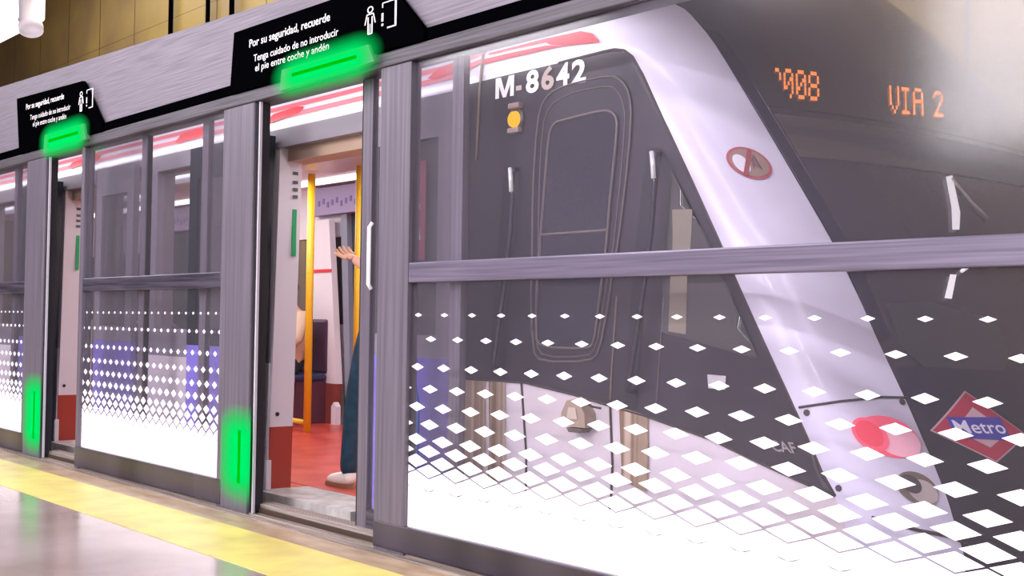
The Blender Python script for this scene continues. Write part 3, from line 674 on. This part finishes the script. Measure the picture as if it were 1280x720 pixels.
for (xa,xb,za,zb) in ((-5.95,-5.55,2.075,2.135),(-4.15-.0,-4.45,2.10,2.165),(-7.1,-6.62,2.08,2.15),(-8.9,-8.3,2.08,2.14)):
    xa,xb=min(xa,xb),max(xa,xb)
    p=[(xa,za+.015),(xa+.06,za),(xb-.04,za+.02),(xb,zb-.01),(xb-.08,zb),(xa+.08,zb-.012)]
    patch('red_stroke',[(x-xs(z),z) for x,z in p],.007,red_p,roof,.5)
segs=[(-4.95,-4.15),(-8.22,-5.86),(-11.7,-9.02),(-16,-12.6)]
for a,b in segs:
    if a>-5:
        box('side_wall',a,b,Y0,.42,-.9,ZT,leaf_gray,tr); continue
    w=MB(); w.box(a,b,Y0,.42,.75,.92); w.box(a,b,Y0,.42,1.93,ZT)
    m_=(a+b)/2
    for q in ([a,a+.06],[b-.06,b],[m_-.38,m_-.30],[m_+.30,m_+.38]): w.box(q[0],q[1],Y0,.42,.92,1.93)
    w.build('side_wall',leaf_gray,tr)
    box('lower_side_panel',a,b,Y0,.42,-.9,.75,tr_skirt,tr)
    box('side_window',a+.06,b-.06,.345,.355,.92,1.93,train_glass,tr)
for a,b in OPEN:
    box('door_header',a,b,Y0,.42,1.93,ZT,leaf_gray,tr)
    box('header_lining',a,b,.36,.50,1.86,1.935,int_beige,tr)
    box('door_threshold',a,b,.25,.56,-.02,.058,thr_grey,tr)
    box('lower_side_panel',a,b,Y0,.42,-.9,-.02,tr_skirt,tr)
    # jamb lining, left side of each doorway
    jb=MB().prism([(a-.02,.40),(a+.01,.40),(a+.06,1.93),(a-.02,1.93)],.31,.45).build('jamb_lining',int_white,tr)
    jr=MB().prism([(a-.02,.06),(a+.0,.06),(a+.01,.40),(a-.02,.40)],.31,.45).build('jamb_kick_panel',int_red,tr)
    MB().prism([(a-.01,.06),(a+.02,.06),(a+.02,.22),(a-.0,.22)],.285,.315).build('jamb_guide',int_white,jr)
    MB().box(a+.045,a+.052,.40,.425,1.34,1.60).build('green_label',green_lab,jb)
    for z in (1.66,1.70,1.74,1.79): box('printed_line',a+.056,a+.060,.395,.425,z,z+.018,M('label_text_grey',(.08,.1,.09),.5),jb)
    c=Vector((a+.012,.35,.47)); MB().lathe(c,(1,-.2,0),[(0,.012),(.006,.011)],12).build('screw',seam_m,jb)
# outward sliding train doors (leaf: blue below, grey glass above)
def tleaf(x0,x1,side):
    y0,y1=.235,.275
    t=MB().box(x0,x1,y0,y1,.03,.83,.004).build('door_leaf',blue_door,tr)
    w=MB(); w.box(x0,x1,y0,y1,.83,.93); w.box(x0,x1,y0,y1,1.82,2.01); w.box(x0,x0+.10,y0,y1,.93,1.82); w.box(x1-.10,x1,y0,y1,.93,1.82)
    w.build('leaf_frame',teal_dark if side>0 else leaf_gray,t)
    box('leaf_window',x0+.10,x1-.10,y0+.015,y0+.022,.93,1.82,train_glass,t)
    if side>0: MB().prism([(x1,.03),(x1+.03,.03),(x1+.14,1.99),(x1,1.99)],y0,y1).build('leaf_edge',teal_dark,t)
    else: MB().prism([(x0-.02,.03),(x0,.03),(x0,2.0),(x0-.02,2.0)],y0,y1).build('leaf_edge',M('edge_brown',(.12,.09,.08),.4),t)
    return t
tleaf(-6.74,-5.93,1)
L2=tleaf(-4.86,-4.17,-1)
tleaf(-8.18,-7.56,-1); tleaf(-9.75,-9.06,1); tleaf(-11.66,-10.95,-1)
# stickers on the right leaf
st=MB().box(-4.56,-4.35,.228,.234,1.27,1.72).build('red_sticker',M('sticker_red',(.30,.07,.11),.5),L2)
mb=MB()
for i in range(3):
    mb.box(-4.535+.062*i,-4.515+.062*i,.226,.228,1.50,1.525); mb.prism([(-4.545+.062*i,1.36),(-4.505+.062*i,1.36),(-4.525+.062*i,1.44)],.226,.228)
mb.build('sticker_symbols',M('sticker_grey',(.5,.42,.48),.5),st)
ad=MB().prism([(-4.530,.30),(-4.380,.30),(-4.380,.62),(-4.410,.71),(-4.455,.745),(-4.500,.72),(-4.530,.66)],.228,.234).build('blue_poster_figure',M('poster_blue',(.05,.20,.62),.4),L2)
mb=MB()
for p in ([(-4.500,.60),(-4.455,.42),(-4.432,.42),(-4.470,.60)],[(-4.470,.60),(-4.410,.40),(-4.395,.42),(-4.447,.60)],[(-4.515,.44),(-4.402,.44),(-4.402,.46),(-4.515,.46)],[(-4.515,.33),(-4.402,.36),(-4.402,.38),(-4.515,.35)]): mb.prism(p,.226,.228)
mb.build('poster_lines',M('poster_pale',(.6,.65,.85),.4),ad)
# ------------------------------------------------------------------ train interior
XI0,XI1,YB=-16,-4.2,2.94
fi=box('cabin_floor',XI0,XI1,.56,YB,-.06,.06,floor_red,tr); box('cabin_floor_edge',XI0,XI1,.42,.56,-.06,.057,floor_red,tr)
ce=box('cabin_ceiling',XI0,XI1,.42,YB,2.22,2.27,int_white,tr)
for y in (.75,2.55): box('ceiling_light',XI0,XI1-.1,y,y+.12,2.195,2.222,emis('cabin_tube',(1,.97,1),3.2),ce)
box('ceiling_cove',XI0,XI1,.42,.60,2.08,2.22,int_beige,ce)
dm=M('duct_grey',(.55,.58,.66),.3)
for i in range(4): MB().box(-7.55-2.2*i,-6.5-2.2*i,1.3,1.8,2.07,2.2,.05).build('ceiling_duct',dm,ce)
box('end_bulkhead',-4.25,-4.18,.42,YB,.06,2.22,int_white,tr)
# far side wall with windows and doors
w=MB(); ow=[(-9.22,-8.2),(-12.9,-11.9),(-5.8,-4.8)]
xs0=XI0
for a,b in sorted(ow):
    w.box(xs0,a,YB,YB+.08,.06,.95); w.box(xs0,a,YB,YB+.08,1.75,2.22)
    xs0=b
w.box(xs0,XI1,YB,YB+.08,.06,.95); w.box(xs0,XI1,YB,YB+.08,1.75,2.22)
for a,b in sorted(ow): w.box(a,b,YB,YB+.08,1.98,2.22)
w.build('far_side_wall',int_white,tr)
box('far_windows',XI0,XI1,YB+.03,YB+.04,.95,1.75,M('far_window_dark',(.13,.12,.12),.12,coat=.5),tr)
for a,b in ow:
    box('far_door',a+.04,b-.02,YB+.0,YB+.05,.06,1.98,M('far_door_green',(.05,.07,.07),.15,coat=.6),tr)
    MB().prism([(a+.15,.06),(a+.24,.06),(a+.10,1.98),(a+.0,1.98)],YB-.05,YB).build('far_door_frame',M('frame_bluegrey',(.25,.28,.36),.35),tr)
    pl=MB().prism([(a-.38,.42),(a+.10,.42),(a-.08,1.90),(a-.42,1.90)],YB-.12,YB-.06).build('door_pillar',int_white,tr)
    MB().prism([(a-.42,1.42),(a-.02,1.42),(a-.02,1.45),(a-.42,1.45)],YB-.125,YB-.119).build('red_line',red_p,pl)
    MB().prism([(a-.36,.06),(a+.06,.06),(a+.10,.42),(a-.38,.42)],YB-.12,YB-.06).build('pillar_kick_panel',M('kick_brownred',(.26,.06,.05),.5),pl)
    MB().prism([(a-.21,.19),(a-.11,.19),(a-.16,.27)],YB-.126,YB-.12).build('warning_triangle',M('triangle_yellow',(.75,.75,.05),.4),pl)
    MB().prism([(a+.06,.06),(a+.14,.06),(a+.14,.22),(a+.10,.26),(a+.06,.22)],YB-.15,YB-.10).build('door_guide',int_white,pl)
    lc=box('line_map_panel',a-.45,a+.85,YB-.10,YB,1.95,2.20,M('map_lilac',(.32,.26,.45),.4),tr)
    mb=MB(); 
    for i in range(14): mb.box(a-.30+i*.075,a-.27+i*.075,YB-.104,YB-.10,2.03+.02*math.sin(i*2.1),2.08+.02*math.sin(i*2.1))
    mb.build('map_markings',M('map_ink',(.16,.12,.3),.4),lc)
# poles
def pole(pts,r,nm='grab_pole'): return MB().tube(pts,r,10).build(nm,yellow_p,tr,True)
pole([(-8.62,2.22,.06),(-8.62,2.22,2.2)],.032)
pole([(-7.03,1.65,.06),(-7.03,1.65,2.2)],.032)
pole([(-9.75,2.3,1.6),(-9.62,2.3,1.45),(-9.35,2.3,1.1),(-9.12,2.3,.75),(-9.02,2.3,.5),(-9.02,2.3,.45)],.028,'seat_grab_rail')
pole([(-9.75,2.25,.14),(-8.65,2.22,.14)],.022,'seat_rail')
pole([(-12.2,1.65,.06),(-12.2,1.65,2.2)],.03); pole([(-10.2,1.65,.06),(-10.2,1.65,2.2)],.03); pole([(-8.1,.75,.9),(-8.1,.72,1.2),(-8.1,.7,2.2)],.025)
pole([(-6.55,.72,.5),(-6.55,.72,2.2)],.025); pole([(-7.35,.72,.5),(-7.35,.72,2.2)],.025)

# seats
def seat(x):
    s=MB().box(x-.22,x+.22,YB-.50,YB-.12,.44,.50,.02).build('passenger_seat',M('seat_navy',(.03,.03,.10),.5),tr)
    MB().box(x-.22,x+.22,YB-.14,YB-.06,.50,1.0,.03).build('seat_back',M('seat_dark_back',(.06,.025,.06),.5),s)
    MB().box(x-.20,x+.20,YB-.42,YB-.1,.06,.44).build('seat_base',int_maroon,s)
for i in range(4): seat(-9.50-.48*i)
def seatn(x):
    s=MB().box(x-.22,x+.22,.50,.86,.44,.50,.02).build('passenger_seat',M('seat_navy',(.03,.03,.10),.5),tr)
    MB().box(x-.22,x+.22,.43,.50,.50,.95,.03).build('seat_back',M('seat_navy_back',(.05,.04,.2),.5),s)
    MB().box(x-.20,x+.20,.5,.80,.06,.44).build('seat_base',int_maroon,s)
for i in range(2): seatn(-8.1+.48*i)
# cab partition inside the nose and floor edge of the body
box('underframe',-16,-2.6,.6,2.8,-1.0,-.1,blackm,tr)
# ------------------------------------------------------------------ people
def skin_obj(name,nodes,edges,mat,parent,sub=2,root=0):
    me=bpy.data.meshes.new(name); me.from_pydata([n[0] for n in nodes],edges,[]); o=link(name,me,mat,parent)
    md=o.modifiers.new('Skin','SKIN'); md.use_smooth_shade=True
    sv=me.skin_vertices[0].data
    for i,n in enumerate(nodes):
        r=n[1]; sv[i].radius=(r,r) if not isinstance(r,tuple) else r; sv[i].use_root=(i==root)
    s=o.modifiers.new('Sub','SUBSURF'); s.levels=sub; s.render_levels=sub
    return o
skinm=M('skin',(.62,.33,.22),.5); 
def hand(parent,w,dirn,upn,side,curl=.5,mat=skinm,name='hand_fingers'):
    # palm and five separate fingers, rooted at wrist w, pointing dirn, palm normal upn
    d=Vector(dirn).normalized(); n=Vector(upn).normalized(); n=(n-d*n.dot(d)).normalized(); c=d.cross(n)*side; w=Vector(w)
    nodes=[(tuple(w),(.024,.019)),(tuple(w+d*.035),(.034,.015)),(tuple(w+d*.075),(.040,.014))]; ed=[(0,1),(1,2)]
    skin_obj('palm',nodes,ed,mat,parent,2)
    for i,(off,ln) in enumerate(((-.030,.070),(-.010,.080),(.010,.076),(.030,.060))):
        b=w+d*.072+c*off; p=[b-d*.02]; a=0.
        dd=(d+c*off*2.).normalized(); cur=b
        p.append(cur)
        for q,f in enumerate((.45,.30,.25)):
            a+=curl*(.35+.3*q); v=(dd*math.cos(a)+n*math.sin(a)); cur=cur+v*ln*f; p.append(cur)
        skin_obj('finger',[(tuple(x),r) for x,r in zip(p,(.009,.0092,.0086,.0080,.0068))],[(0,1),(1,2),(2,3),(3,4)],mat,parent,2)
    b=w+d*.025-c*.024; v=(d*.7-c*.6+n*.35).normalized()
    skin_obj('thumb',[(tuple(b),.012),(tuple(b+v*.03),.011),(tuple(b+v*.055+d*.008),.0095),(tuple(b+v*.070+d*.022),.008)],[(0,1),(1,2),(2,3)],mat,parent,2)
def person(base,J,label,shirt,trousers,shoec,hairc,face=(-1,0,0),short_sleeve=True,group=None):
    """J: joint dict in world space"""
    t=thing('person',base,label,'person',group)
    V=lambda k: tuple(J[k])
    mid=lambda a,b,t_=.5: tuple(Vector(J[a])*(1-t_)+Vector(J[b])*t_)
    ks=['pel','wai','che','nec','hb','hed','htop','shL','elL','wrL','shR','elR','wrR','hipL','knL','anL','hipR','knR','anR']
    rad=dict(pel=.125,wai=.115,che=.14,nec=.052,hb=.075,hed=.095,htop=.06,shL=.062,elL=.042,wrL=.027,shR=.062,elR=.042,wrR=.027,hipL=.09,knL=.058,anL=.038,hipR=.09,knR=.058,anR=.038)
    idx={k:i for i,k in enumerate(ks)}
    E_=[('pel','wai'),('wai','che'),('che','nec'),('nec','hb'),('hb','hed'),('hed','htop'),('che','shL'),('shL','elL'),('elL','wrL'),('che','shR'),('shR','elR'),('elR','wrR'),('pel','hipL'),('hipL','knL'),('knL','anL'),('pel','hipR'),('hipR','knR'),('knR','anR')]
    body=skin_obj('body',[(V(k),rad[k]) for k in ks],[(idx[a],idx[b]) for a,b in E_],skinm,t,2)
    # shirt
    e1=mid('shL','elL',.75 if short_sleeve else .98); e2=mid('shR','elR',.75 if short_sleeve else .98)
    n=[(V('pel'),.142),(V('wai'),.132),(V('che'),.155),(mid('che','nec',.62),.085),(V('shL'),.075),(e1,.058),(V('shR'),.075),(e2,.058)]
    skin_obj('shirt',n,[(0,1),(1,2),(2,3),(2,4),(4,5),(2,6),(6,7)],shirt,t,2)
    n=[(mid('pel','wai',.35),.128),(V('pel'),.138),(V('hipL'),.102),(V('knL'),.068),(mid('knL','anL',1.12),.054),(V('hipR'),.102),(V('knR'),.068),(mid('knR','anR',1.12),.054)]
    skin_obj('trousers',n,[(0,1),(1,2),(2,3),(3,4),(1,5),(5,6),(6,7)],trousers,t,2,1)
    f=Vector(face).normalized()
    for k in ('anL','anR'):
        a=Vector(J[k]); g=a.z-.075
        sh=skin_obj('shoe',[(tuple(a+Vector((0,0,-.01))),.045),(tuple(Vector((a.x,a.y,g+.02))-f*.03),(.042,.045)),(tuple(Vector((a.x,a.y,g+.015))+f*.07),(.046,.040)),(tuple(Vector((a.x,a.y,g+.008))+f*.15),(.044,.030)),(tuple(Vector((a.x,a.y,g+.002))+f*.19),(.032,.020))],[(0,1),(1,2),(2,3),(3,4)],shoec,t,2)
        sd=Vector((-f.y,f.x,0)); pts=[]
        for q in range(20):
            an=2*math.pi*q/20; u=math.cos(an); v=math.sin(an); c=Vector((a.x,a.y,0))+f*.075
            pts.append(c+f*u*.145+sd*v*(.046+.008*u))
        mb=MB(); A_=[mb.bm.verts.new((p.x,p.y,g-.032)) for p in pts]; B_=[mb.bm.verts.new((p.x,p.y,g-.008)) for p in pts]
        mb.bm.faces.new(A_[::-1]); mb.bm.faces.new(B_)
        for q in range(20): mb.bm.faces.new((A_[q],A_[(q+1)%20],B_[(q+1)%20],B_[q]))
        mb.build('sole',M('sole_brown',(.30,.14,.08),.5),sh)
    h=Vector(J['hed']); up=(Vector(J['htop'])-Vector(J['hb'])).normalized(); sd=up.cross(f).normalized()
    hp=h+up*.035-f*.025
    skin_obj('hair',[(tuple(hp-up*.05-f*.03),.075),(tuple(hp),.098),(tuple(hp+up*.05+f*.02),.075)],[(0,1),(1,2)],hairc,t,2)
    skin_obj('nose',[(tuple(h+f*.085+up*.005),.010),(tuple(h+f*.108-up*.02),.014),(tuple(h+f*.090-up*.03),.010)],[(0,1),(1,2)],skinm,t,2)
    for s in (-1,1):
        e=h+f*.086+sd*s*.032+up*.008; MB().lathe(e,f,[(-.01,.012),(.0,.011),(.006,.006),(.008,.001)],12).build('eye',M('eye_dark',(.05,.03,.02),.2),t,True)
        e=h+sd*s*.092-up*.01; skin_obj('ear',[(tuple(e+up*.02),.012),(tuple(e-up*.02),.009)],[(0,1)],skinm,t,1)
    e=h+f*.082-up*.052; MB().tube([e-sd*.022,e+f*.006,e+sd*.022],.005,6).build('mouth',M('lips',(.42,.16,.13),.5),t,True)
    return t
z0=.06
J=dict(pel=(-5.42,.78,z0+.93),wai=(-5.34,.78,z0+1.08),che=(-5.28,.78,z0+1.27),nec=(-5.23,.78,z0+1.46),hb=(-5.22,.78,z0+1.53),hed=(-5.21,.78,z0+1.61),htop=(-5.205,.78,z0+1.70),
 shL=(-5.27,.60,z0+1.37),elL=(-5.16,.53,z0+1.17),wrL=(-5.37,.52,z0+1.258),shR=(-5.27,.96,z0+1.37),elR=(-5.16,1.04,z0+1.1),wrR=(-5.24,1.02,z0+.87),
 hipL=(-5.44,.70,z0+.86),knL=(-5.60,.70,z0+.49),anL=(-5.66,.70,z0+.105),hipR=(-5.36,.88,z0+.86),knR=(-5.36,.90,z0+.47),anR=(-5.25,.92,z0+.105))
greenshirt=M('shirt_dark_green',(.06,.075,.06),.7); jeans=noise_mix(M('jeans_teal',(.01,.05,.09),.7),(.006,.035,.07),(.015,.075,.12),(1,1,1),14.,3.)
shoew=M('shoe_cream',(.90,.86,.78),.6,emit=(1,.95,.9),es=.06); hair=M('hair_dark',(.03,.02,.015),.6)
p1=person((-5.45,.78,z0),J,'standing passenger in dark jeans and cream shoes holding out a hand inside doorway',greenshirt,jeans,shoew,hair)
hand(p1,J['wrL'],(-1,.05,.33),(.25,-.35,.9),1,.45); hand(p1,J['wrR'],(-.1,0,-1),(-1,0,0),1,.5)
bx_=-9.52; by=2.58
J=dict(pel=(bx_,by,z0+.53),wai=(bx_,by+.02,z0+.66),che=(bx_,by+.03,z0+.86),nec=(bx_,by,z0+1.03),hb=(bx_,by-.02,z0+1.10),hed=(bx_,by-.04,z0+1.18),htop=(bx_,by-.045,z0+1.26),
 shL=(bx_+.18,by+.02,z0+.95),elL=(bx_+.23,by-.10,z0+.70),wrL=(bx_+.10,by-.32,z0+.66),shR=(bx_-.18,by+.02,z0+.95),elR=(bx_-.23,by-.10,z0+.70),wrR=(bx_-.10,by-.32,z0+.66),
 hipL=(bx_+.09,by-.06,z0+.50),knL=(bx_+.10,by-.46,z0+.50),anL=(bx_+.10,by-.44,z0+.105),hipR=(bx_-.09,by-.06,z0+.50),knR=(bx_-.10,by-.46,z0+.50),anR=(bx_-.10,by-.44,z0+.105))
p2=person((bx_,by-.2,z0),J,'seated passenger in beige top at back of the carriage',M('shirt_beige',(.66,.48,.34),.7),M('trousers_black',(.02,.02,.025),.7),M('shoe_black',(.02,.02,.02),.5),hair,(0,-1,0),False)
hand(p2,J['wrL'],(-.4,-1,0),(0,0,-1),1,.4); hand(p2,J['wrR'],(.4,-1,0),(0,0,-1),-1,.4)
# ------------------------------------------------------------------ station lamps
def area(name,loc,sx_,sy_,e,col=(.98,.92,1.),rot=(0,0,0)):
    ld=bpy.data.lights.new(name,'AREA'); ld.shape='RECTANGLE'; ld.size=sx_; ld.size_y=sy_; ld.energy=e; ld.color=col
    o=bpy.data.objects.new(name,ld); COL.objects.link(o); o.location=loc; o.rotation_euler=rot; return o
for i,x in enumerate((-16,-11,-6,-1,4)):
    t=thing('platform_luminaire',(x,-2.6,4.2),'long white luminaire above the platform','lamp','luminaires above the platform')
    box('tray',x-1.6,x+1.6,-2.72,-2.48,4.24,4.32,wh,t); box('diffuser',x-1.55,x+1.55,-2.70,-2.50,4.21,4.24,tube_w,t)
    MB().tube([(x,-2.6,4.32),(x,-2.6,7.)],.02,6).build('hanger',blackm,t)
    area('platform_light',(x,-2.6,4.18),3.1,.6,90)
    area('platform_light',(x,-6.2,4.5),3.,.5,260)
for x in (-13,-9.5,-6,-2.5): area('roof_band_fill',(x,.145,2.14),3.4,.03,5.,(1,.95,1),(math.radians(80),0,0))  # unseen fill added behind the header to brighten the shaded roof band
area('track_light',(-13,2.4,6.6),12,1.,600,(1,.95,.85))
for x in (-6.,-9.5,-13.): area('cabin_light',(x,1.65,2.15),3.,.9,60,(1,.96,1.))
# unseen glowing board added behind the platform to throw haze into the glass
t=thing('haze_board',(-5,-8.9,1.6),'unseen glowing white board added on the wall behind the platform','light helper')
box('haze_board_frame',-6.9,-2.3,-9.0,-8.9,2.8,5.4,blackm,t); box('diffuser',-6.8,-2.4,-8.9,-8.88,2.9,5.3,emis('board_glow',(1,.95,1),16.),t)
w=bpy.data.worlds.new('World'); SC.world=w; w.use_nodes=True; w.node_tree.nodes['Background'].inputs[0].default_value=(.5,.46,.55,1); w.node_tree.nodes['Background'].inputs[1].default_value=.3
# ------------------------------------------------------------------ camera
cd_=bpy.data.cameras.new('camera'); cam=bpy.data.objects.new('camera',cd_); COL.objects.link(cam); SC.camera=cam
cd_.sensor_width=36; cd_.lens=1500/1280*36; cd_.clip_start=.05; cd_.clip_end=200
r=Vector((0.653390837450185,0.7568904721732512,0.014043741292781848)); u=Vector((0.012344654538778761,-0.029201802063729625,0.9994973057795348)); f=Vector((-0.7569200902608306,0.6528890165178026,0.02842374130814677))
mtx=Matrix.Identity(4)
for i in range(3): mtx[i][0]=r[i]; mtx[i][1]=u[i]; mtx[i][2]=-f[i]
mtx.translation=(0,-3.00183483,.99334795); cam.matrix_world=mtx
SC.view_settings.view_transform='Standard'; SC.view_settings.look='None'; SC.view_settings.exposure=0.
